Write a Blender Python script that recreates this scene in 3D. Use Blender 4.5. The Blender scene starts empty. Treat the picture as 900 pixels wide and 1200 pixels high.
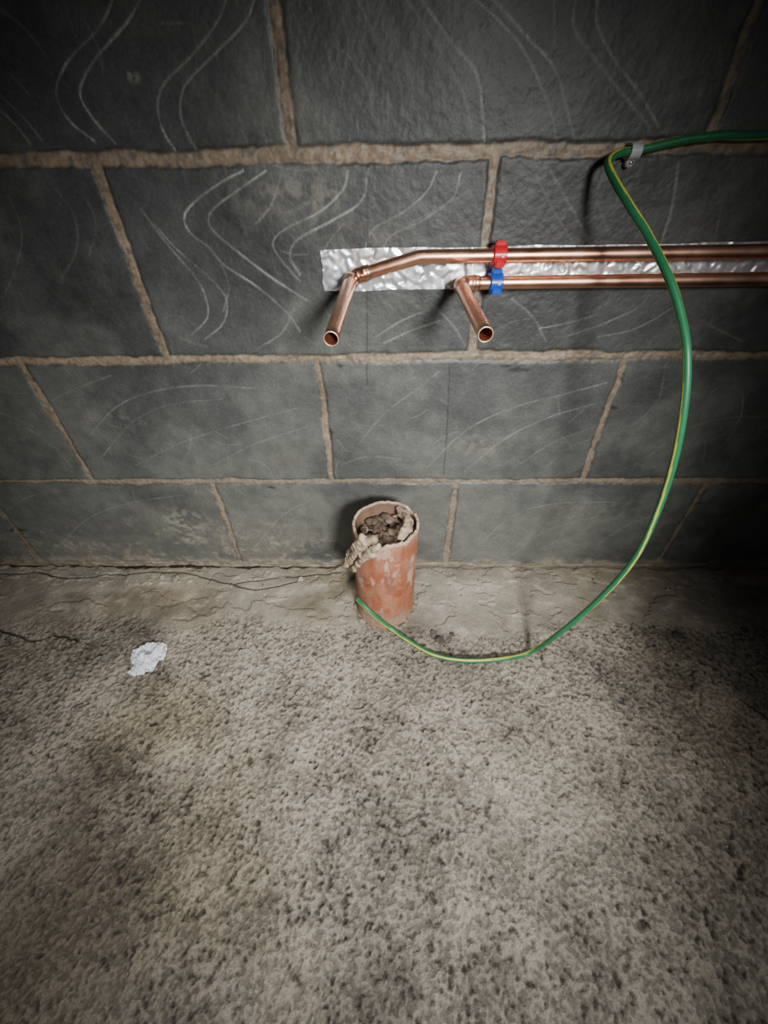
import bpy, bmesh, math, random
import numpy as np
from mathutils import Vector, Matrix, noise as mnoise
random.seed(7)
STEP=0.0016
# ------------------------------------------------------------------ camera fit
OBS=[(315,0,0,None),(340,165,0,None),(885,5,.45,None),(838,148,.45,None),
(112,208,-.225,None),(192,410,-.225,None),(580,195,.225,None),(556,408,.225,None),
(35,432,-.45,None),(103,553,-.45,None),(380,430,0,None),(393,553,0,None),(740,427,.45,None),(691,553,.45,None),
(253,572,-.225,None),(277,652,-.225,None),(525,570,.225,None),(520,652,.225,None),(822,572,.675,None),(770,655,.675,None),(42,655,-.675,None),
(0,190,None,.675),(340,184,None,.675),(560,179,None,.675),(900,172,None,.675),
(0,423,None,.45),(200,420,None,.45),(400,418,None,.45),(700,417,None,.45),(900,413,None,.45),
(0,566,None,.225),(300,562,None,.225),(600,565,None,.225),(900,566,None,.225)]
def Rx(a): c,s=math.cos(a),math.sin(a); return np.array([[1,0,0],[0,c,-s],[0,s,c]])
def Rz(a): c,s=math.cos(a),math.sin(a); return np.array([[c,-s,0],[s,c,0],[0,0,1]])
def rot(q): return Rz(q[4])@Rx(math.pi/2-q[3])@Rz(q[5])
def ray(q,px,py):
    d=np.array([(px-450)/q[6],-(py-600)/q[6],-1.0]); return rot(q)@d
def resid(q):
    r=[]
    for px,py,X,Z in OBS:
        d=ray(q,px,py); t=-q[1]/d[1]
        x=q[0]+t*d[0]; z=q[2]+t*d[2]; sc=q[6]/t
        r.append((x-X)*sc if X is not None else (z-Z)*sc)
    return np.array(r)
q=np.array([0.05,-.6,.68,math.radians(41),0.0,0.03,482.0])
for it in range(40):
    r=resid(q); J=np.zeros((len(r),7))
    for k in range(7):
        h=1e-5*(1 if k<6 else 100); qq=q.copy(); qq[k]+=h; J[:,k]=(resid(qq)-r)/h
    q=q-np.linalg.solve(J.T@J+1e-9*np.eye(7),J.T@r)
R=rot(q); C=q[:3].copy()
def on_y(px,py,y):
    d=ray(q,px,py); t=(y-C[1])/d[1]; return Vector(C+t*d)
def on_z(px,py,z):
    d=ray(q,px,py); t=(z-C[2])/d[2]; return Vector(C+t*d)
cam=bpy.data.cameras.new("camera"); co=bpy.data.objects.new("camera",cam)
bpy.context.collection.objects.link(co)
M=Matrix.Identity(4)
for i in range(3):
    for j in range(3): M[i][j]=R[i,j]
    M[i][3]=C[i]
co.matrix_world=M
cam.sensor_fit='AUTO'; cam.sensor_width=36; cam.lens=float(q[6])/1200*36; cam.clip_start=.01
bpy.context.scene.camera=co

# ------------------------------------------------------------------ noise
def vnoise(x,y,seed):
    xi=np.floor(x).astype(np.int64); yi=np.floor(y).astype(np.int64)
    fx=x-xi; fy=y-yi; fx=fx*fx*(3-2*fx); fy=fy*fy*(3-2*fy)
    def h(a,b):
        n=(a*374761393+b*668265263+seed*1442695041)&0xffffffff
        n=((n^(n>>13))*1274126177)&0xffffffff
        n=(n^(n>>16))&0xffffffff
        return n/4294967295.0
    a=h(xi,yi);b=h(xi+1,yi);c=h(xi,yi+1);d=h(xi+1,yi+1)
    return (a*(1-fx)+b*fx)*(1-fy)+(c*(1-fx)+d*fx)*fy
def fbm(x,y,f,o=4,seed=1,g=.5):
    s=0;a=1;t=0
    for i in range(o):
        ca,sa=math.cos(i*1.1+.5),math.sin(i*1.1+.5)
        s=s+a*vnoise((x*ca-y*sa)*f+17.3*i,(x*sa+y*ca)*f-9.1*i,seed+i*31); t+=a; a*=g; f*=2.03
    return s/t
def sst(a,b,x):
    t=np.clip((x-a)/(b-a),0,1); return t*t*(3-2*t)
# ------------------------------------------------------------------ helpers
def mat_attr(name,rough=.9,bump=.15,bscale=400,metal=0,fine=.25,spec=.3,dist=.001,alpha=False,detail=5):
    m=bpy.data.materials.new(name); m.use_nodes=True; n=m.node_tree.nodes; l=m.node_tree.links
    b=n['Principled BSDF']; b.inputs['Roughness'].default_value=rough; b.inputs['Metallic'].default_value=metal
    b.inputs['Specular IOR Level'].default_value=spec
    a=n.new('ShaderNodeAttribute'); a.attribute_name='Col'
    tc=n.new('ShaderNodeTexCoord'); nz=n.new('ShaderNodeTexNoise'); nz.inputs['Scale'].default_value=bscale; nz.inputs['Detail'].default_value=detail
    l.new(tc.outputs['Object'],nz.inputs['Vector'])
    mr=n.new('ShaderNodeMapRange'); mr.inputs[1].default_value=.3; mr.inputs[2].default_value=.7
    mr.inputs[3].default_value=1-fine; mr.inputs[4].default_value=1+fine
    l.new(nz.outputs['Fac'],mr.inputs[0])
    vm=n.new('ShaderNodeVectorMath'); vm.operation='SCALE'
    l.new(a.outputs['Color'],vm.inputs[0]); l.new(mr.outputs[0],vm.inputs['Scale'])
    l.new(vm.outputs[0],b.inputs['Base Color'])
    bp=n.new('ShaderNodeBump'); bp.inputs['Strength'].default_value=bump; bp.inputs['Distance'].default_value=dist
    if alpha:
        mu=n.new('ShaderNodeMath'); mu.operation='MULTIPLY'; mu.inputs[1].default_value=bump
        l.new(a.outputs['Alpha'],mu.inputs[0]); l.new(mu.outputs[0],bp.inputs['Strength'])
    l.new(nz.outputs['Fac'],bp.inputs['Height']); l.new(bp.outputs[0],b.inputs['Normal'])
    return m
def mat_plain(name,c1,c2=None,rough=.5,metal=0,scale=60,bump=.1,spec=.5,rvar=0):
    m=bpy.data.materials.new(name); m.use_nodes=True; n=m.node_tree.nodes; l=m.node_tree.links
    b=n['Principled BSDF']; b.inputs['Roughness'].default_value=rough; b.inputs['Metallic'].default_value=metal
    b.inputs['Specular IOR Level'].default_value=spec
    c2=c2 or c1
    tc=n.new('ShaderNodeTexCoord'); nz=n.new('ShaderNodeTexNoise'); nz.inputs['Scale'].default_value=scale; nz.inputs['Detail'].default_value=5
    l.new(tc.outputs['Object'],nz.inputs['Vector'])
    r=n.new('ShaderNodeValToRGB'); r.color_ramp.elements[0].position=.35; r.color_ramp.elements[1].position=.65
    r.color_ramp.elements[0].color=(*c1,1); r.color_ramp.elements[1].color=(*c2,1)
    l.new(nz.outputs['Fac'],r.inputs[0]); l.new(r.outputs[0],b.inputs['Base Color'])
    bp=n.new('ShaderNodeBump'); bp.inputs['Strength'].default_value=bump; bp.inputs['Distance'].default_value=.001
    l.new(nz.outputs['Fac'],bp.inputs['Height']); l.new(bp.outputs[0],b.inputs['Normal'])
    if rvar:
        mr=n.new('ShaderNodeMapRange'); mr.inputs[3].default_value=rough; mr.inputs[4].default_value=rough+rvar
        l.new(nz.outputs['Fac'],mr.inputs[0]); l.new(mr.outputs[0],b.inputs['Roughness'])
    return m
def mesh_obj(name,verts,faces,mat=None,smooth=True,cols=None,parent=None,fmats=None,mats=None):
    me=bpy.data.meshes.new(name); me.from_pydata([tuple(v) for v in verts],[],faces); me.update()
    if smooth: me.polygons.foreach_set('use_smooth',[True]*len(me.polygons))
    if cols is not None:
        a=me.color_attributes.new('Col','FLOAT_COLOR','POINT')
        a.data.foreach_set('color',np.c_[np.array(cols),np.ones(len(cols))].astype(np.float32).ravel())
    o=bpy.data.objects.new(name,me); bpy.context.collection.objects.link(o)
    for mm in (mats or ([mat] if mat else [])): me.materials.append(mm)
    if fmats: me.polygons.foreach_set('material_index',fmats)
    if parent: o.parent=parent
    return o
def grid_mesh(name,P,cols,mat,flip=False,alpha=None):
    nv,nu=P.shape[:2]
    me=bpy.data.meshes.new(name)
    me.vertices.add(nv*nu); me.vertices.foreach_set('co',P.reshape(-1).astype(np.float32))
    idx=np.arange(nv*nu).reshape(nv,nu)
    a=idx[:-1,:-1];b=idx[:-1,1:];c=idx[1:,1:];d=idx[1:,:-1]
    qd=np.stack([a,b,c,d] if not flip else [d,c,b,a],-1).reshape(-1,4)
    nf=len(qd)
    me.loops.add(nf*4); me.loops.foreach_set('vertex_index',qd.ravel().astype(np.int32))
    me.polygons.add(nf); me.polygons.foreach_set('loop_start',(np.arange(nf)*4).astype(np.int32))
    me.polygons.foreach_set('use_smooth',np.ones(nf,dtype=bool))
    me.update(calc_edges=True)
    if cols is not None:
        at=me.color_attributes.new('Col','FLOAT_COLOR','POINT')
        al=np.ones(cols.shape[:2]) if alpha is None else alpha
        at.data.foreach_set('color',np.concatenate([cols,al[...,None]],-1).astype(np.float32).ravel())
    me.materials.append(mat)
    o=bpy.data.objects.new(name,me); bpy.context.collection.objects.link(o); return o
def catmull(pts,n=10):
    P=[np.array(p,float) for p in pts]; P=[2*P[0]-P[1]]+P+[2*P[-1]-P[-2]]; out=[]
    for i in range(1,len(P)-2):
        for k in range(n):
            t=k/n
            out.append(.5*((2*P[i])+(-P[i-1]+P[i+1])*t+(2*P[i-1]-5*P[i]+4*P[i+1]-P[i+2])*t*t+(-P[i-1]+3*P[i]-3*P[i+1]+P[i+2])*t**3))
    out.append(P[-2]); return out
def lines_mask(mask,us,vs,pts,w,inten=1.0):
    for a,b in zip(pts[:-1],pts[1:]):
        m=w*2.5
        i0,i1=np.searchsorted(us,[min(a[0],b[0])-m,max(a[0],b[0])+m]); j0,j1=np.searchsorted(vs,[min(a[1],b[1])-m,max(a[1],b[1])+m])
        if i1<=i0 or j1<=j0: continue
        U,V=np.meshgrid(us[i0:i1],vs[j0:j1]); dx,dy=b[0]-a[0],b[1]-a[1]; L=dx*dx+dy*dy+1e-12
        t=np.clip(((U-a[0])*dx+(V-a[1])*dy)/L,0,1)
        d=np.hypot(U-a[0]-t*dx,V-a[1]-t*dy)
        mask[j0:j1,i0:i1]=np.maximum(mask[j0:j1,i0:i1],inten*(1-sst(w*.5,w*1.3,d)))
def blob(U,V,cx,cy,rx,ry,soft=.5):
    d=np.hypot((U-cx)/rx,(V-cy)/ry); return 1-sst(1-soft,1+soft,d)
def axis(a,b,lo,hi,f,c):
    return np.unique(np.round(np.concatenate([np.arange(a,lo,c),np.arange(lo,hi,f),np.arange(hi,b+c*.5,c)]),6))
C3=lambda r,g,b: np.array([r,g,b])
def lerp(A,B,t): return A*(1-t[...,None])+B*t[...,None]

# ------------------------------------------------------------------ WALL
us=axis(-1.6,1.6,-.93,.93,STEP,.006); vs=axis(-.03,1.5,-.03,.93,STEP,.006)
X,Z=np.meshgrid(us,vs)
wx=(fbm(X,Z,18,3,11)-.5)*.007+(fbm(X,Z,120,2,15)-.5)*.003
wz=(fbm(X,Z,18,3,12)-.5)*.007+(fbm(X,Z,120,2,16)-.5)*.003
Xw,Zw=X+wx,Z+wz
row=np.floor(Zw/.225).astype(int)
off=np.where(row%2==0,.225,0.0)
dbz=np.abs((Zw+.1125)%.225-.1125)
xx=(Xw-off)%.45; dbx=np.minimum(xx,.45-xx)
colm=np.floor((Xw-off)/.45).astype(int)
jw=.0052+(fbm(X,Z,9,2,21)-.5)*.005+.0010*sst(.5,.7,Z)
d=np.minimum(dbz-.0004,dbx)
mort=1-sst(jw-.0014,jw+.0014,d)
edge=np.exp(-((d-jw)/.0022)**2)
hsh=vnoise(colm*7.7+row*3.1,row*5.3+colm*1.7,5)
n1=fbm(X,Z,6,5,41); n2=fbm(X,Z,60,4,42); n3=fbm(X,Z,300,2,43)
blk=C3(.060,.064,.063)*( .38+1.0*n1+.50*(n2-.5)+.25*(n3-.5)+.25*(hsh-.5))[...,None]
low=1-sst(.10,.60,Z)
dust=np.clip(sst(.42,.72,fbm(X,Z,9,5,51)+.18*low)*.36+.15*low,0,1)
blk=lerp(blk,C3(.175,.178,.160)*(.75+.5*n2)[...,None],dust)
lf=(1-sst(.03,.21,Z))*(1-sst(-.15,.1,X)*.75)
fl=sst(.64,.76,fbm(X,Z*1.2,70,5,55)+.18*lf-.10)*lf
blk=lerp(blk,C3(.28,.25,.19)*(.6+.8*n3)[...,None],np.clip(fl*.35+.22*lf*sst(.35,.6,n1),0,1))
def W(px,py): p=on_y(px,py,0); return (p.x,p.z)
wave=np.zeros_like(X)
WV=[([(135,-10),(118,30),(85,65),(68,95),(68,120),(85,145),(112,166)],.7),
([(168,-8),(150,25),(115,65),(97,95),(95,115),(110,140),(135,168)],.9),
([(268,-10),(255,25),(225,65),(195,95),(185,120),(190,150),(205,176)],1),
([(300,-8),(288,25),(255,60),(225,90),(213,110),(213,140),(230,176)],1),
([(-5,108),(25,135),(52,168)],.5),([(-5,124),(18,146),(35,168)],.35),
([(0,10),(25,30),(50,60),(62,90)],.2),
([(420,0),(438,40),(446,80),(430,125)],.2),([(395,0),(408,50),(400,110)],.12),
([(475,-5),(510,50),(540,100),(553,150)],.4),([(492,-5),(530,50),(560,90),(568,165)],.6),
([(553,-5),(600,40),(625,80),(645,130),(652,165)],.5),([(575,-5),(615,40),(650,80),(665,130),(674,165)],.6),
([(675,-5),(672,30),(690,60),(730,110),(762,150)],.35),([(700,-5),(700,30),(720,70),(750,110),(775,155)],.55),
([(285,200),(262,212),(230,235),(216,255),(225,275),(245,290),(262,310),(300,335),(335,365),(352,388)],.8),
([(312,200),(280,222),(250,245),(245,262),(258,278),(285,300),(318,325),(360,352)],.8),
([(165,245),(195,285),(225,320),(240,345),(243,372),(225,392)],.4),([(180,262),(210,295),(245,325),(265,350),(262,378),(240,398)],.4),
([(408,200),(402,222),(375,248),(335,268),(320,285),(330,305),(352,330)],.75),([(432,198),(424,235),(390,258),(350,280),(340,300),(352,322)],.75),
([(512,200),(500,225),(470,250),(438,268),(428,290)],.6),([(540,203),(530,232),(495,258),(460,275),(448,292)],.65),
([(480,262),(520,240),(548,225)],.35),
([(645,200),(665,235),(690,282)],.5),([(628,205),(648,245),(672,285)],.3),([(705,205),(700,235),(715,275)],.25),
([(795,190),(788,240),(776,282)],.5),([(840,200),(845,240),(838,280)],.2),
([(450,402),(480,388),(515,376)],.5),([(440,395),(470,376),(505,362)],.4),([(632,385),(668,378),(700,368)],.5),([(660,395),(700,382),(745,362),(762,345)],.4),
([(500,350),(530,380),(545,405)],.3),([(380,360),(395,385),(410,405)],.2),
([(300,410),(330,390),(345,360)],.25),
([(105,510),(135,478),(175,460),(230,452),(300,455)],.28),([(120,535),(155,495),(200,474),(260,468)],.24),
([(60,470),(90,455),(130,440)],.18),([(250,545),(300,520),(360,500)],.22),
([(500,548),(545,505),(600,478),(660,462),(712,448)],.36),([(545,552),(590,515),(640,490),(700,472)],.4),([(600,550),(645,520),(690,502)],.28),
([(420,520),(450,485),(490,455),(515,435)],.2),([(760,535),(800,505),(850,490),(900,488)],.2),([(740,500),(770,470),(780,430)],.15),
([(60,650),(100,610),(150,590),(215,580)],.25),([(300,640),(330,605),(365,585)],.2),([(560,640),(600,605),(650,590),(720,588)],.3),([(600,650),(640,622),(700,605)],.22),([(690,645),(735,615),(780,600)],.2),
([(5,600),(40,580),(100,572)],.2),
([(10,230),(25,270),(20,310),(5,345)],.10),([(60,215),(85,250),(90,290),(70,330)],.10),([(95,222),(112,262),(104,300)],.1),
([(330,205),(318,240),(300,262)],.3),([(255,300),(268,335),(262,365)],.3),([(600,350),(625,372),(640,400)],.25),([(700,395),(745,385),(790,360)],.3),([(800,360),(830,380),(870,400)],.2),([(30,500),(60,520),(85,548)],.2),
([(160,545),(210,520),(270,500),(350,478)],.2),([(640,548),(665,525),(700,512)],.25),([(400,545),(430,535),(470,538)],.2),([(850,520),(870,480),(860,440)],.15)]
wn=fbm(X,Z,30,3,61); wn2=fbm(X,Z,200,2,62)
wv=random.Random(8)
for pts,it in WV:
    lines_mask(wave,us,vs,catmull([W(*p) for p in pts],8),wv.choice([.0011,.0012,.0014]),min(1,it*1.12+.05))
wave=wave*(.40+.60*sst(.38,.62,wn))*(.7+.3*sst(.35,.55,wn2))*(1-mort)
rs=random.Random(3); scr=np.zeros_like(X)
for i in range(220):
    x0=rs.uniform(-.9,.9); z0=rs.uniform(.02,.9); a=rs.choice([.6,-.6,1.2,-1.0])+rs.gauss(0,.35); L=rs.uniform(.01,.06); c=rs.gauss(0,8)
    pts=[(x0+L*t*math.cos(a+c*t*L),z0+L*t*math.sin(a+c*t*L)) for t in (0,.25,.5,.75,1)]
    lines_mask(scr,us,vs,pts,.0008,rs.uniform(.1,.5))
scr*=(1-mort)
blk=lerp(blk,C3(.32,.33,.31)+0*X[...,None],np.clip(wave*.85+scr*.5,0,1))
pen=np.zeros_like(X)
for pts in ([(431,195),(431,260),(430,420),(430,450)],[(527,430),(524,500),(520,556)]):
    lines_mask(pen,us,vs,[W(*p) for p in pts],.0011,.55)
for cx,cy,rx,ry in [(610,433,.017,.003),(592,429,.010,.0025),(398,430,.006,.005),(385,505,.006,.010),(318,572,.01,.003),(20,622,.02,.004),(715,478,.012,.004),(815,590,.01,.003)]:
    w0=W(cx,cy); pen=np.maximum(pen,.7*blob(X,Z,w0[0]+wx*2,w0[1]+wz*2,rx,ry,.6))
blk=lerp(blk,C3(.012,.013,.014)+0*X[...,None],pen)
for cx,cy,rx,ry,s in [(335,225,.05,.02,.20),(380,245,.03,.03,.14),(155,88,.006,.005,.6),(215,612,.045,.03,.45),(225,632,.02,.012,.6),(90,640,.09,.012,.35),(345,640,.05,.02,.25),(560,520,.06,.02,.15),(130,490,.06,.03,.12),(700,600,.06,.02,.12)]:
    w0=W(cx,cy); bm=s*blob(X,Z,w0[0],w0[1],rx,ry,.8)*sst(.40,.66,fbm(X,Z,110,4,71))
    blk=lerp(blk,C3(.36,.34,.28)+0*X[...,None],bm)
mo=C3(.30,.232,.163)*(.50+.6*fbm(X,Z,14,4,81)+.5*(fbm(X,Z,160,3,82)-.5))[...,None]
mo=lerp(mo,C3(.10,.09,.08)+0*X[...,None],sst(.56,.70,fbm(X,Z,110,3,83))*.65)
mo=lerp(mo,C3(.21,.18,.14)*(.7+.6*n3)[...,None],(1-sst(.1,.5,Z))*.65)
col=lerp(blk,mo,mort)
col=col*(1-.45*edge*sst(.35,.6,fbm(X,Z,50,2,84)))[...,None]  # shadow along the joint edges put into the colour
foot=1-sst(.004,.020,Z+(fbm(X,Z,30,3,91)-.5)*.03)
col=lerp(col,C3(.26,.225,.17)*(.5+.9*fbm(X,Z,90,3,92))[...,None],foot*.8)
H=(n2-.5)*.0012+(n3-.5)*.0005 + (hsh-.5)*.0015 -mort*.0012 +mort*(fbm(X,Z,140,3,85)-.5)*.0024 - edge*.0007 - wave*.0004 + foot*.004*fbm(X,Z,60,2,93)+fl*.0006
P=np.stack([X,-H,Z],-1)
wall=grid_mesh('wall_back',P,np.clip(col,0.004,1),mat_attr('painted_block_wall',rough=.50,bump=.30,bscale=350,fine=.18,spec=.5))

# ------------------------------------------------------------------ FLOOR
us=axis(-1.6,1.6,-.93,.93,STEP,.006); vs=axis(-1.6,.02,-.83,.02,STEP,.006)
X,Y=np.meshgrid(us,vs)
D=-Y
n0=fbm(X,Y,3,4,101); n1=fbm(X,Y,14,5,102); n2=fbm(X,Y,95,2,103,.5); n3=fbm(X,Y,210,2,104,.7); n4=fbm(X,Y,30,4,107)
nf=fbm(X,Y,340,1,108)
bl=fbm(X,Y,9,3,105)
rough=sst(.13,.17,D+(bl-.5)*.08)
smooth=1-rough
den=.10*(n1-.5)+.08*(n4-.5)
gr=sst(.40,.60,n3*.75+nf*.25+den)
pit=sst(.62,.72,fbm(X,Y,170,2,121,.7)-den)
ctr=C3(.350,.312,.252)
col=ctr*(.72+.35*(n0-.5)+.42*(n1-.5)+.32*(n4-.5))[...,None]
col=col*(1+rough*(.44*(gr-.55)+.30*(nf-.5)-.45*pit))[...,None]
br=sst(.42,.7,fbm(X,Y,4,4,111)); col=lerp(col,col*C3(.87,.80,.69),br*.7)
gy=sst(.35,.7,D)*.6; col=lerp(col,col*C3(.93,.98,1.06),gy)
lite=sst(.55,.72,n4)*.30*smooth
col=lerp(col,C3(.42,.38,.31)+0*X[...,None],lite)
dk=sst(.56,.74,fbm(X,Y,8,5,131)); col=col*(1-.28*dk)[...,None]
def F(px,py): p=on_z(px,py,0); return (p.x,p.y)
jx=(n4-.5)*.03; jy=(n1-.5)*.03
for cx,cy,rx,ry,s in [(170,735,.04,.03,.4),(480,735,.05,.03,.65),(520,748,.022,.014,.6),(790,742,.035,.018,.6),(316,1057,.010,.008,.7),(168,888,.012,.008,.5),(60,700,.06,.02,.3),
  (895,815,.03,.03,.5),(885,700,.08,.03,.3),(70,1000,.05,.10,.30),(60,1120,.10,.10,.28),(110,900,.05,.05,.18),(230,715,.06,.02,.3),(300,725,.03,.015,.3),(375,815,.01,.02,.3),(345,910,.01,.008,.4),(790,880,.015,.015,.3),(840,760,.05,.02,.25),(250,850,.03,.02,.15),(200,960,.03,.05,.18),(758,1080,.005,.004,.8),(50,930,.03,.03,.2)]:
    w0=F(cx,cy); bm=s*blob(X+jx,Y+jy,w0[0],w0[1],rx,ry,.7)
    col=lerp(col,C3(.075,.062,.048)+0*X[...,None],bm)
for cx,cy,rx,ry,s in [(560,690,.08,.025,.45),(700,690,.09,.025,.25),(840,690,.05,.02,.2),(200,682,.06,.012,.4),(110,690,.05,.012,.3),(350,690,.05,.015,.3),(640,930,.10,.06,.14)]:
    w0=F(cx,cy); bm=s*blob(X+jx,Y+jy,w0[0],w0[1],rx,ry,.8)
    col=lerp(col,C3(.46,.42,.34)*(.8+.4*n2)[...,None],bm)
crk=np.zeros_like(X)
for pts in ([(-5,735),(15,742),(40,748),(65,742),(90,748)],[(-10,672),(40,670),(80,676),(150,670),(215,671),(270,682),(330,675),(400,669)],[(270,682),(300,690),(345,680)],[(870,818),(885,828),(905,842)]):
    pp=[F(*p) for p in pts]; pp=[(a+random.gauss(0,.001),b+random.gauss(0,.0015)) for a,b in catmull(pp,5)]
    lines_mask(crk,us,vs,pp,.0022,.95)
crk*=sst(.20,.45,n1+.1)
gap=(1-sst(.004,.012,D+(fbm(X,Y,40,3,141)-.5)*.018))*(1-.65*sst(-.1,.1,X))
col=lerp(col,C3(.02,.018,.015)+0*X[...,None],np.clip(crk*.85+gap*.95,0,1))
chip=sst(.50,.54,fbm(X,Y*1.6,22,4,151))
H=(n1-.5)*.008*(1-.4*rough)+(n0-.5)*.006+rough*((gr-.5)*.0016+(nf-.5)*.0010+(n2-.5)*.0012-pit*.0016-.0030)+smooth*((n2-.5)*.0014+chip*.0028-.001)-crk*.005-gap*.006-.003
P=np.stack([X,Y,H],-1)
floor=grid_mesh('floor',P,np.clip(col,.006,1),mat_attr('rough_concrete_floor',rough=.92,bump=1.0,bscale=420,fine=.24,spec=.2,dist=.0022,alpha=True,detail=3),alpha=.22+.55*rough)
Hf=H
def floor_z(x,y):
    i=min(max(np.searchsorted(us,x),0),len(us)-1); j=min(max(np.searchsorted(vs,y),0),len(vs)-1); return float(Hf[j,i])

# ------------------------------------------------------------------ sweep
def frames(path):
    P=[Vector(p) for p in path]; T=[]
    for i in range(len(P)):
        a=P[max(i-1,0)]; b=P[min(i+1,len(P)-1)]; T.append((b-a).normalized())
    up=Vector((0,0,1)) if abs(T[0].z)<.9 else Vector((0,1,0))
    N=[(up-T[0]*up.dot(T[0])).normalized()]
    for i in range(1,len(P)):
        n=N[-1]-T[i]*N[-1].dot(T[i]); N.append(n.normalized())
    return P,T,N
def sweep(path,radii,seg=20,cap0=True,cap1=True,twist=0,colfn=None):
    P,T,N=frames(path); V=[];Fc=[];cols=[]
    s=0
    for i,(p,t,n) in enumerate(zip(P,T,N)):
        if i: s+=(P[i]-P[i-1]).length
        b=t.cross(n); r=radii[i] if hasattr(radii,'__len__') else radii
        for k in range(seg):
            a=2*math.pi*k/seg
            V.append(p+n*(r*math.cos(a))+b*(r*math.sin(a)))
            if colfn: cols.append(colfn(s,a))
    for i in range(len(P)-1):
        for k in range(seg):
            k2=(k+1)%seg; Fc.append((i*seg+k,i*seg+k2,(i+1)*seg+k2,(i+1)*seg+k))
    if cap0: Fc.append(tuple(reversed(range(seg))))
    if cap1: Fc.append(tuple((len(P)-1)*seg+k for k in range(seg)))
    return V,Fc,cols
def merge(parts):
    V=[];Fc=[];Cc=[]
    for v,f,c in parts:
        o=len(V); V+=list(v); Fc+=[tuple(i+o for i in ff) for ff in f]; Cc+=list(c)
    return V,Fc,Cc
def fillet(pts,r,n=10):
    pts=[Vector(p) for p in pts]; out=[pts[0]]
    for i in range(1,len(pts)-1):
        rr=r[i-1] if hasattr(r,'__len__') else r
        a,b,c=pts[i-1],pts[i],pts[i+1]; u=(a-b).normalized(); v=(c-b).normalized()
        ang=u.angle(v); tl=rr/math.tan(ang/2); cen=b+(u+v).normalized()*(rr/math.sin(ang/2))
        p0=b+u*tl; p1=b+v*tl
        A=(p0-cen); B=(p1-cen); w=A.angle(B)
        for k in range(n+1):
            t=k/n; out.append(cen+(A*math.sin((1-t)*w)+B*math.sin(t*w))/math.sin(w))
    out.append(pts[-1]); return out
def dens(path,step=.01):
    out=[Vector(path[0])]
    for a,b in zip(path[:-1],path[1:]):
        a=Vector(a);b=Vector(b); n=max(1,int((b-a).length/step))
        for k in range(1,n+1): out.append(a.lerp(b,k/n))
    return out

# ------------------------------------------------------------------ copper pipes
copper=mat_plain('copper',(.86,.43,.27),(.97,.58,.41),rough=.22,metal=1,scale=35,bump=.04,rvar=.22)
copper_in=mat_plain('copper_inside',(.30,.09,.05),(.42,.14,.08),rough=.45,metal=.8)
lipm=mat_plain('copper_lit_lip',(.95,.66,.50),(1,.75,.6),rough=.4,metal=.8)  # paler copper: the light on the open lip is painted in
solder=mat_plain('solder',(.55,.42,.36),(.75,.62,.55),rough=.35,metal=1,scale=200)
ro=.0077
def copper_pipe(name,run_px,mid_px,root_px,end_px,end_depth,bend):
    par=bpy.data.objects.new(name,None); bpy.context.collection.objects.link(par)
    yw=-.024
    r0=on_y(*run_px,yw); root=on_y(*root_px,yw); end=on_y(*end_px,end_depth)
    pts=[Vector((1.55,yw,r0.z))]
    rad=[]
    if mid_px: m=on_y(*mid_px,yw); m.z=r0.z; pts.append(m); rad.append(.045)
    else: root.z=r0.z
    pts+= [root,end]; rad.append(.011)
    path=dens(fillet(pts,rad,10),.012)
    P,T,N=frames(path)
    V,Fc,_=sweep(path,ro,24,True,False)
    t=T[-1];n=N[-1];b=t.cross(n);seg=24
    idx0=len(V)-seg; fm=[0]*len(Fc)
    for li,(dist,rr) in enumerate(((.0006,ro-.0003),(.0006,ro-.0011),(-.002,ro-.0012),(-.11,ro-.0012))):
        base=len(V)
        for k in range(seg):
            a=2*math.pi*k/seg; V.append(P[-1]+t*dist+n*rr*math.cos(a)+b*rr*math.sin(a))
        for k in range(seg):
            k2=(k+1)%seg; Fc.append((idx0+k,idx0+k2,base+k2,base+k)); fm.append(2 if li<2 else 1)
        idx0=base
    Fc.append(tuple(idx0+k for k in range(seg))); fm.append(1)
    mesh_obj('tube',V,Fc,parent=par,fmats=fm,mats=[copper,copper_in,lipm])
    u=(pts[-3]-root).normalized(); v=(end-root).normalized()
    a0=root+u*.024; a1=root+v*.022
    ep=dens(fillet([a0,root,a1],.0115,12),.0015)
    rr=[]; tot=sum((ep[i+1]-ep[i]).length for i in range(len(ep)-1)); s=0
    for i in range(len(ep)):
        if i: s+=(ep[i]-ep[i-1]).length
        e=min(s,tot-s)
        r=.0088
        if e<.0012: r=.0082+.0006*e/.0012
        if .005<e<.009: r=.0088+.0009*math.sin((e-.005)/.004*math.pi)
        rr.append(r)
    V,Fc,_=sweep(ep,rr,24); mesh_obj('elbow_fitting',V,Fc,mat=copper,parent=par)
    parts=[]
    for c,dv in ((a0,u),(a1,v)):
        pp=[c-dv*.001,c,c+dv*.0012]; parts.append(sweep(pp,[.0086,.0085,.0079],24))
    V,Fc,_=merge(parts); mesh_obj('solder_ring',V,Fc,mat=solder,parent=par)
    return par,r0,pts
p1,ra,pa=copper_pipe('copper_water_pipe',(740,297),(492,301),(412,325),(388,397),-.19,True)
p2,rb,pb=copper_pipe('copper_water_pipe.001',(740,329),None,(539,327),(569,392),-.19,False)

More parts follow.
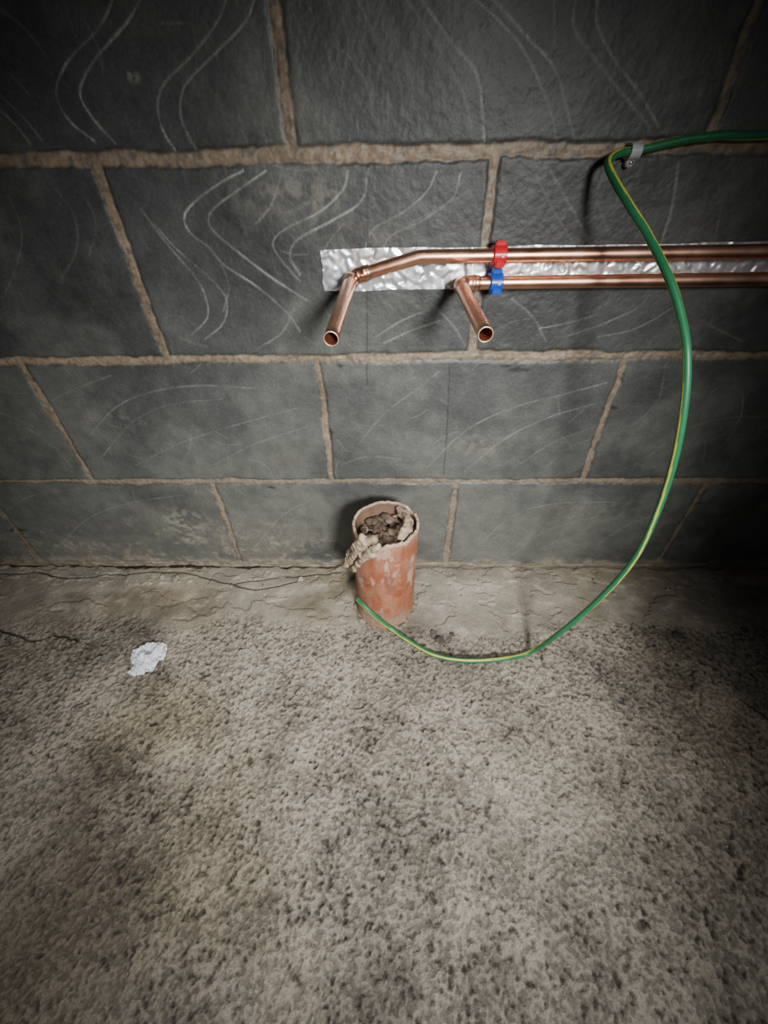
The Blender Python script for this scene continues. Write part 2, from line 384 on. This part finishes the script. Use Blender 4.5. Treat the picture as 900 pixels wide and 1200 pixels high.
def pipe_clip(name,px,zc,mat):
    x=on_y(px,zc[1],-.024).x; z=zc[0]; y=-.024
    par=bpy.data.objects.new(name,None); bpy.context.collection.objects.link(par)
    R0,R1=.0080,.0114; hw=.0078
    bm=bmesh.new(); n=40
    out=[];inn=[]
    for k in range(n):
        a=2*math.pi*k/n; cy,sz=math.cos(a),math.sin(a)
        oy,oz=R1*cy,R1*sz
        if cy>0.55: oy=.0225; oz=.0085*(sz/ .835 if abs(sz)<.835 else math.copysign(1,sz))
        out.append((oy,oz)); inn.append((R0*cy,R0*sz))
    rings=[]
    for X0,ins in ((-hw,.0012),(-hw+.0012,0),(hw-.0012,0),(hw,.0012)):
        rings.append([bm.verts.new((x+X0,y+a*(1-ins/R1),z+b*(1-ins/R1))) for a,b in out])
    i0=[bm.verts.new((x-hw,y+a,z+b)) for a,b in inn]; i1=[bm.verts.new((x+hw,y+a,z+b)) for a,b in inn]
    seq=[i0]+rings+[i1,i0]
    for A,B in zip(seq[:-1],seq[1:]):
        for k in range(n):
            k2=(k+1)%n; bm.faces.new((A[k],A[k2],B[k2],B[k]))
    bmesh.ops.recalc_face_normals(bm,faces=bm.faces)
    me=bpy.data.meshes.new('band'); bm.to_mesh(me); bm.free(); me.materials.append(mat)
    o=bpy.data.objects.new('band',me); bpy.context.collection.objects.link(o); o.parent=par
    for nm,(dy,dz),(sx,sy,sz) in (('hinge_lug',(.001,.0125),(.006,.0045,.003)),('latch_lug',(-.0095,-.0075),(.0055,.0035,.0035))):
        bm=bmesh.new(); bmesh.ops.create_cube(bm,size=2)
        for v in bm.verts: v.co=Vector((x+v.co.x*sx,y+dy+v.co.y*sy,z+dz+v.co.z*sz))
        bmesh.ops.bevel(bm,geom=bm.edges[:],offset=.0012,segments=3,affect='EDGES')
        me=bpy.data.meshes.new(nm); bm.to_mesh(me); bm.free(); me.materials.append(mat)
        o=bpy.data.objects.new(nm,me); bpy.context.collection.objects.link(o); o.parent=par
    V,Fc,_=sweep([(x+.002,y-.0105,z+.001),(x+.002,y-.0125,z+.0015),(x+.002,y-.0130,z+.0016)],[.0022,.0020,.0012],16)
    mesh_obj('highlight_dot',V,Fc,mat=bpy.data.materials.get('highlight_white') or mat_plain('highlight_white',(.7,.68,.7),rough=.3),parent=par)  # white boss stands in for the highlight on the clip
red=mat_plain('red_plastic',(.55,.008,.02),(.65,.012,.025),rough=.3); blue=mat_plain('blue_plastic',(.01,.06,.42),(.015,.08,.52),rough=.3)
pipe_clip('red_pipe_clip',585,(ra.z,298),red); pipe_clip('blue_pipe_clip',581,(rb.z,330),blue)

# ------------------------------------------------------------------ foil strip
ft=on_y(400,293,-.002); fb=on_y(400,341,-.002); fx=on_y(378,318,-.002).x
ft.z+=.001
uu=np.arange(fx,1.58,.0014); vv=np.linspace(0,1,int((ft.z-fb.z)/.0014)+1)
U,Vv=np.meshgrid(uu,vv)
Zf=fb.z+(ft.z-fb.z)*Vv+ (fbm(U,Vv*.05,14,2,201)-.5)*.004
rf=np.random.RandomState(12)
ns=1000; sx_=rf.uniform(fx-.02,1.6,ns); sz_=rf.uniform(fb.z-.01,ft.z+.01,ns)
hgt=np.zeros_like(U); 
order=np.argsort(sx_); sx_=sx_[order]; sz_=sz_[order]
ta=rf.normal(0,.13,ns); tb=rf.normal(0,.13,ns); tc_=rf.uniform(0,.0006,ns)
for c0 in range(0,U.shape[1],40):
    c1=min(c0+40,U.shape[1]); x0,x1=uu[c0]-.03,uu[c1-1]+.03
    i0,i1=np.searchsorted(sx_,[x0,x1])
    a=U[:,c0:c1,None]; b=Zf[:,c0:c1,None]
    dx=a-sx_[i0:i1]; dz=b-sz_[i0:i1]; th=(np.arange(i0,i1)*2.399)
    p_=dx*np.cos(th)+dz*np.sin(th); q_=-dx*np.sin(th)+dz*np.cos(th)
    dd=p_*p_+6*q_*q_; k=np.argmin(dd,-1)
    kk=k+i0; hgt[:,c0:c1]=ta[kk]*(U[:,c0:c1]-sx_[kk])+tb[kk]*(Zf[:,c0:c1]-sz_[kk])+tc_[kk]
hgt=np.clip(hgt,-.0012,.0012)
hgt=(hgt+np.roll(hgt,1,0)+np.roll(hgt,-1,0)+np.roll(hgt,1,1)+np.roll(hgt,-1,1))/5
cr=hgt*.8+(fbm(U,Zf,18,2,207)-.5)*.0014; cr=cr-cr.min()
Pf=np.stack([U+(fbm(Zf,U*0,60,2,209)-.5)*.003*(U<fx+.01),-.0012-cr,Zf],-1)
foil=mat_plain('aluminium_foil',(.84,.88,.93),(.95,.97,1.0),rough=.27,metal=.75,scale=200,bump=.2,rvar=.12)
grid_mesh('foil_tape_strip',Pf,None,foil)

# ------------------------------------------------------------------ drain pipe
pc=on_z(451,706,0); top=on_y(452,611,pc.y)
HT=top.z
RD=.0555
par=bpy.data.objects.new('soil_drain_pipe',None); bpy.context.collection.objects.link(par)
V=[];Fc=[];seg=160
prof=[]
for k in range(101): prof.append((RD,-.012+ (HT+.012-.002)*k/100))
prof+=[(RD-.0008,HT-.0004),(RD-.002,HT),(RD-.0038,HT),(RD-.0046,HT-.0008)]
for k in range(1,30): prof.append((RD-.005,HT-.001-.10*k/29))
prof.append((0.0005,HT-.101))
tilt=(top.x-pc.x)
def notch(a):
    a=(a+math.pi)%(2*math.pi)-math.pi
    n=.0020*(mnoise.noise(Vector((math.cos(a)*3,math.sin(a)*3,1)))+.3)+.0018*mnoise.noise(Vector((math.cos(a)*9,math.sin(a)*9,4)))
    for c,w,dp in ((-2.25,.50,.020),(-1.75,.20,.008),(-.9,.12,.004),(.6,.2,.004),(-.2,.15,.003)):
        dd=abs(a-c)/w
        if dd<1: n+=dp*(1-dd**2)*(1+.35*mnoise.noise(Vector((a*14,2,0))))
    return max(n,0)
nt=[notch(2*math.pi*k/seg) for k in range(seg)]
for r,z in prof:
    f=max(0,min(1,(z-(HT-.05))/.05))
    for k in range(seg):
        a=2*math.pi*k/seg
        ox=pc.x+tilt*z/HT
        V.append((ox+r*math.cos(a),pc.y+r*math.sin(a),z-nt[k]*f))
for i in range(len(prof)-1):
    for k in range(seg):
        k2=(k+1)%seg; Fc.append((i*seg+k,i*seg+k2,(i+1)*seg+k2,(i+1)*seg+k))
VA=np.array(V); ang=np.tile(np.arange(seg)*2*math.pi/seg,len(prof)); zz=VA[:,2]
uu=ang*RD; nA=fbm(uu,zz,40,5,301); nB=fbm(uu+5,zz*.5,70,5,305); nC=fbm(uu*1.6,zz*.6,40,4,309)
nD=fbm(uu,zz,220,3,315)
base=np.array([.315,.105,.052])*(.72+.45*nA+.25*(nD-.5))[:,None]
rightside=.5+.5*np.cos(ang+.7)
w=sst(.46,.70,nB+.08*rightside+.10*(nD-.5))*.20; base=base*(1-w[:,None])+np.array([.44,.32,.24])*w[:,None]
w=sst(.58,.64,nC+.03*(1-sst(.05,.12,zz))+.14*(nD-.5))*.50; base=base*(1-w[:,None])+np.array([.50,.43,.35])*w[:,None]
lowm=(1-sst(.004,.045,zz+ (nA-.5)*.09))*.55; base=base*(1-lowm[:,None])+np.array([.31,.26,.20])*lowm[:,None]
dkm=sst(.60,.7,fbm(uu+9,zz,30,4,311))*.5; base=base*(1-dkm[:,None])+np.array([.12,.05,.03])*dkm[:,None]
topm=sst(HT-.03,HT-.002,zz+(nA-.5)*.03)*.45; base=base*(1-topm[:,None])+np.array([.45,.34,.25])*topm[:,None]
ii=np.repeat(np.arange(len(prof)),seg)
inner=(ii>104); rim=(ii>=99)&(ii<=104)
base[rim]=np.array([.50,.38,.28])*(.45+.9*nB[rim])[:,None]
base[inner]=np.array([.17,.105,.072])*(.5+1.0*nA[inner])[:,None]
mesh_obj('pipe_body',V,Fc,mat=mat_attr('terracotta_plastic',rough=.62,bump=.3,bscale=300,fine=.15,spec=.35),cols=base,parent=par)
def stone(c,s,seed,sub=2,flat=1.0,colr=(.2,.18,.16),stretch=1.0,rag=1.0):
    bm=bmesh.new(); bmesh.ops.create_icosphere(bm,subdivisions=sub,radius=1)
    rr=random.Random(seed); ax=[rr.uniform(.7,1.25)*stretch,rr.uniform(.7,1.25),rr.uniform(.7,1.25)]
    rm=Matrix.Rotation(rr.uniform(0,6),3,'Z')@Matrix.Rotation(rr.uniform(-.5,.5),3,'X')
    vs_=[];
    for v in bm.verts:
        n=(mnoise.noise(v.co*1.3+Vector((seed*3.1,0,0)))*.55+mnoise.noise(v.co*3+Vector((0,seed*1.7,0)))*.2)*rag
        p=v.co*(1+n); p=Vector((p.x*ax[0],p.y*ax[1],p.z*ax[2]*flat)); p=rm@p
        vs_.append(Vector(c)+p*s)
    fs=[tuple(x.index for x in f.verts) for f in bm.faces]; bm.free()
    k=rr.uniform(.6,1.4)
    return vs_,fs,[(colr[0]*k,colr[1]*k,colr[2]*k)]*len(vs_)
parts=[]; rs=random.Random(5)
tx=pc.x+tilt*.85
for i in range(130):
    a=rs.uniform(0,6.28); r=.044*math.sqrt(rs.random()); s=rs.uniform(.004,.0088)
    r=min(r,.0495-s*1.3)
    x,y=tx+r*math.cos(a),pc.y+r*math.sin(a)
    z=HT-.036+rs.uniform(-.012,.008)+ .006*(math.sin(a)>0)*r/.045
    parts.append(stone((x,y,z),s,i,2,.7,rs.choice([(.12,.085,.06),(.18,.13,.10),(.07,.05,.038),(.26,.195,.15),(.14,.10,.075)]),1.45))
V,Fc,cc=merge(parts); mesh_obj('rubble_fill',V,Fc,mat=mat_attr('rubble',rough=.9,bump=.4,bscale=250),cols=cc,parent=par)
def on_cyl(px,py,r):
    y=pc.y-r*.8
    for _ in range(12):
        p=on_y(px,py,y); dx=min(max(p.x-pc.x,-r*.999),r*.999); y=pc.y-math.sqrt(r*r-dx*dx)
    return p
def remeshed(name,parts,mat,vox=.0010,ds=.003,it=8):
    V,Fc,_=merge(parts); o=mesh_obj(name,V,Fc,mat=mat,parent=par)
    m=o.modifiers.new('remesh','REMESH'); m.mode='VOXEL'; m.voxel_size=vox; m.use_smooth_shade=True
    sm=o.modifiers.new('s','SMOOTH'); sm.factor=.6; sm.iterations=it
    t=bpy.data.textures.new(name+'_n','CLOUDS'); t.noise_scale=.012; t.noise_depth=3
    dmod=o.modifiers.new('d','DISPLACE'); dmod.texture=t; dmod.strength=ds; dmod.texture_coords='GLOBAL'
    return o
foamm=mat_plain('hardened_foam',(.20,.15,.10),(.52,.42,.31),rough=.95,scale=70,bump=.6,spec=.15)
parts=[]
def chain(pxs,r,s0,s1,seed,n=12):
    out=[]
    P_=[on_cyl(px,py,RD+r) for px,py in pxs]
    for a,b in zip(P_[:-1],P_[1:]):
        for k in range(n): out.append(a.lerp(b,k/n))
    out.append(P_[-1])
    return [stone(p,s0+(s1-s0)*i/len(out),seed+i,3,1.0,rag=.55) for i,p in enumerate(out)]
parts+=chain([(438,632),(428,635),(418,645),(411,658)],-.001,.0068,.0075,50)
parts+=chain([(444,640),(434,645),(426,655),(415,667)],-.001,.0055,.0062,90)
parts+=chain([(424,630),(417,638),(410,648),(406,662)],.001,.0060,.0055,120)
parts+=chain([(438,650),(424,652)],-.002,.0060,.006,150)
remeshed('foam_residue',parts,foamm,it=18)
parts=[]
ic=[on_z(px,py,HT-.008) for px,py in [(468,597),(474,603),(478,611),(478,619),(474,626),(468,631)]]
k=0
for a,b in zip(ic[:-1],ic[1:]):
    for t in (0,.25,.5,.75):
        parts.append(stone(a.lerp(b,t),.0064+.0032*math.sin(k/20*math.pi),80+k,3,1,rag=.6)); k+=1
remeshed('rim_residue',parts,foamm,it=14)
parts=[]
for i in range(60):
    a=2*math.pi*i/60+rs.uniform(-.05,.05); r=RD+rs.uniform(0,.006); s=rs.uniform(.003,.007)
    x,y=pc.x+r*math.cos(a),pc.y+r*math.sin(a)
    parts.append(stone((x,y,floor_z(x,y)-.001),s,200+i,2,.6))
remeshed('mortar_collar',parts,mat_plain('mortar_collar',(.11,.09,.07),(.25,.21,.165),rough=.95,scale=120,bump=.8,spec=.15),.0016)

# ------------------------------------------------------------------ earth cable
rc=.0040
cb=[(900,158,-.010),(850,158,-.010),(800,164,-.010),(765,172,-.011),(742,177,-.012),(724,180,-.016),(713,190,-.028),(718,207,-.045),(736,238,-.075),(760,277,-.105),(785,328,-.145),(799,375,-.17),(805,418,-.19),(802,475,-.205),(790,540,-.215),(769,603,-.22),(742,657,-.222),(700,704,-.222),(655,742,-.222)]
pts=[]
p0=on_y(900,158,-.010); 
for dx in (.75,.5,.25): pts.append(Vector((p0.x+dx,-.010,p0.z+.004*math.sin(dx*9))))
for px,py,y in cb: pts.append(on_y(px,py,y))
for px,py in [(622,764),(590,772),(545,774),(508,767),(478,750)]:
    p=on_z(px,py,rc); p.z=max(rc,floor_z(p.x,p.y)+rc); pts.append(p)
for px,py in [(458,736),(440,722),(428,711),(418,701)]:
    p=on_cyl(px,py,RD+.0105) if px>425 else on_cyl(px,py,RD+.009); pts.append(p)
path=[Vector(p) for p in catmull(pts,8)]
def cc_(s,a):
    t=(a/(2*math.pi)+s*.9+.30)%1.0
    return (.46,.44,.06) if (t<.12 or .5<t<.59) else (.017,.145,.060)
path=dens(path,.004)
V,Fc,cols=sweep(path,rc,36,True,True,colfn=cc_)
mesh_obj('earth_cable',V,Fc,mat=mat_attr('cable_pvc',rough=.42,bump=.03,bscale=100,fine=.06,spec=.5),cols=cols)
cp=on_y(744,177,-.012)
par=bpy.data.objects.new('cable_clip',None); bpy.context.collection.objects.link(par)
grey=mat_plain('grey_nylon',(.36,.37,.38),(.45,.46,.47),rough=.45)
V=[];Fc=[]
hw=.0055
innp=[(.0,-rc-.0008)]+[(-.0115-(rc+.0007)*math.sin(math.radians(t)),-(rc+.0007)*math.cos(math.radians(t))) for t in range(0,181,15)]+[(.0,rc+.0008)]
outp=[(.0,-rc-.0028)]+[(-.0115-(rc+.0027)*math.sin(math.radians(t)),-(rc+.0027)*math.cos(math.radians(t))) for t in range(0,181,15)]+[(.0,rc+.0028)]
n=len(innp)
for sx in (-hw,hw):
    for y,z in innp: V.append((cp.x+sx,y,cp.z+z))
    for y,z in outp: V.append((cp.x+sx,y,cp.z+z))
for i in range(n-1):
    Fc+=[(i,i+1,n+i+1,n+i),(2*n+i,3*n+i,3*n+i+1,2*n+i+1),(i,2*n+i,2*n+i+1,i+1),(n+i,n+i+1,3*n+i+1,3*n+i)]
mesh_obj('saddle',V,Fc,mat=grey,parent=par,smooth=False)
V,Fc,_=sweep([(cp.x,0,cp.z-.0095),(cp.x,-.009,cp.z-.0095),(cp.x,-.0095,cp.z-.0095),(cp.x,-.0105,cp.z-.0095)],[.0042,.0042,.0030,.0026],20)
mesh_obj('nail_boss',V,Fc,mat=grey,parent=par)
V,Fc,_=sweep([(cp.x,-.010,cp.z-.0095),(cp.x,-.0118,cp.z-.0095)],[.0022,.0020],16)
mesh_obj('nail',V,Fc,mat=mat_plain('steel',(.6,.6,.6),rough=.3,metal=1),parent=par)

# ------------------------------------------------------------------ crumpled tissue
tp=on_z(171,770,.004); V=[];Fc=[]
outl=[(-20,-8),(-17,2),(-8,6),(-14,12),(-6,16),(4,14),(10,12),(14,4),(19,-4),(16,-12),(10,-16),(0,-15),(-10,-14)]
nr,na=14,72
oa=[(math.atan2(-b,a),math.hypot(a,b)) for a,b in outl]; oa.sort()
oa=[(oa[-1][0]-2*math.pi,oa[-1][1])]+oa+[(oa[0][0]+2*math.pi,oa[0][1])]
def rad_at(t):
    for (a,ra_),(b,rb_) in zip(oa[:-1],oa[1:]):
        if a<=t<=b: return ra_+(rb_-ra_)*(t-a)/(b-a)
    return 16
for j in range(nr+1):
    for k in range(na):
        t=-math.pi+2*math.pi*k/na; rr_=rad_at(t)/600*j/nr
        x=tp.x+rr_*math.cos(t)+.002*mnoise.noise(Vector((k*.3,j*.3,0))); y=tp.y+rr_*math.sin(t)*1.25+.002*mnoise.noise(Vector((k*.3,j*.3,7)))
        q1=abs(mnoise.noise(Vector(((x-tp.x)*55,(y-tp.y)*55,1.5)))); q2=abs(mnoise.noise(Vector(((x-tp.x)*120,(y-tp.y)*120,5.5))))
        z=.016*(1-(j/nr)**2)*max(1-q1*2.2,0)+.005*max(1-q2*2.5,0)+.003*abs(math.sin(t*5))*(j/nr)
        V.append((x,y,floor_z(x,y)+.001+z))
for j in range(nr):
    for k in range(na):
        k2=(k+1)%na; Fc.append((j*na+k,(j+1)*na+k,(j+1)*na+k2,j*na+k2))
mesh_obj('crumpled_tissue',V,Fc,mat=mat_plain('tissue_paper',(.60,.62,.66),(.72,.74,.78),rough=.7,bump=.1),smooth=False)

# ------------------------------------------------------------------ loose debris
parts=[]
L=[(516,748,.009),(508,741,.006),(796,742,.007),(205,678,.009),(190,676,.007),(175,682,.006),(222,680,.006),(330,674,.009),(300,678,.006),(118,682,.006),(352,677,.007),(72,683,.005),(530,742,.004),(757,1080,.0035),(762,1084,.003)]
for i,(px,py,s) in enumerate(L):
    p=on_z(px,py,0); dk=px in (516,508,796,757,762,530); parts.append(stone((p.x,p.y,floor_z(p.x,p.y)+s*.15),s,300+i,3,.45,(.08,.07,.06) if dk else (.30,.265,.21)))
for i in range(190):
    x=rs.uniform(-.93,.93); y=-abs(rs.gauss(0,.04))-.008 if i<120 else rs.uniform(-.8,-.02); s=rs.uniform(.001,.0032)
    if math.hypot(x-pc.x,y-pc.y)<RD+.01: continue
    parts.append(stone((x,y,floor_z(x,y)+s*.2),s,500+i,1,.7,rs.choice([(.28,.25,.20),(.2,.17,.14),(.32,.28,.23)])))
V,Fc,cc=merge(parts); mesh_obj('concrete_debris',V,Fc,mat=mat_attr('debris',rough=.95,bump=.6,bscale=250),cols=cc)

# ------------------------------------------------------------------ light
def spot(name,loc,tgt,en,ang,size,col,blend=1):
    l=bpy.data.lights.new(name,'SPOT'); l.energy=en; l.spot_size=math.radians(ang); l.spot_blend=blend; l.shadow_soft_size=size; l.color=col
    o=bpy.data.objects.new(name,l); bpy.context.collection.objects.link(o); o.location=loc
    o.rotation_euler=(Vector(tgt)-Vector(loc)).to_track_quat('-Z','Y').to_euler(); return o
spot('work_lamp',(.48,-1.20,.88),(.05,-.08,.18),145,56.5,.12,(1,.985,.95))
spot('overhead_fill',(.12,-.80,1.5),(.02,-.42,.0),50,54,.10,(1,.98,.94))  # unseen fill light added from above for evenness
w=bpy.data.worlds.new('world'); bpy.context.scene.world=w; w.use_nodes=True
w.node_tree.nodes['Background'].inputs[0].default_value=(.82,.88,1,1); w.node_tree.nodes['Background'].inputs[1].default_value=.035
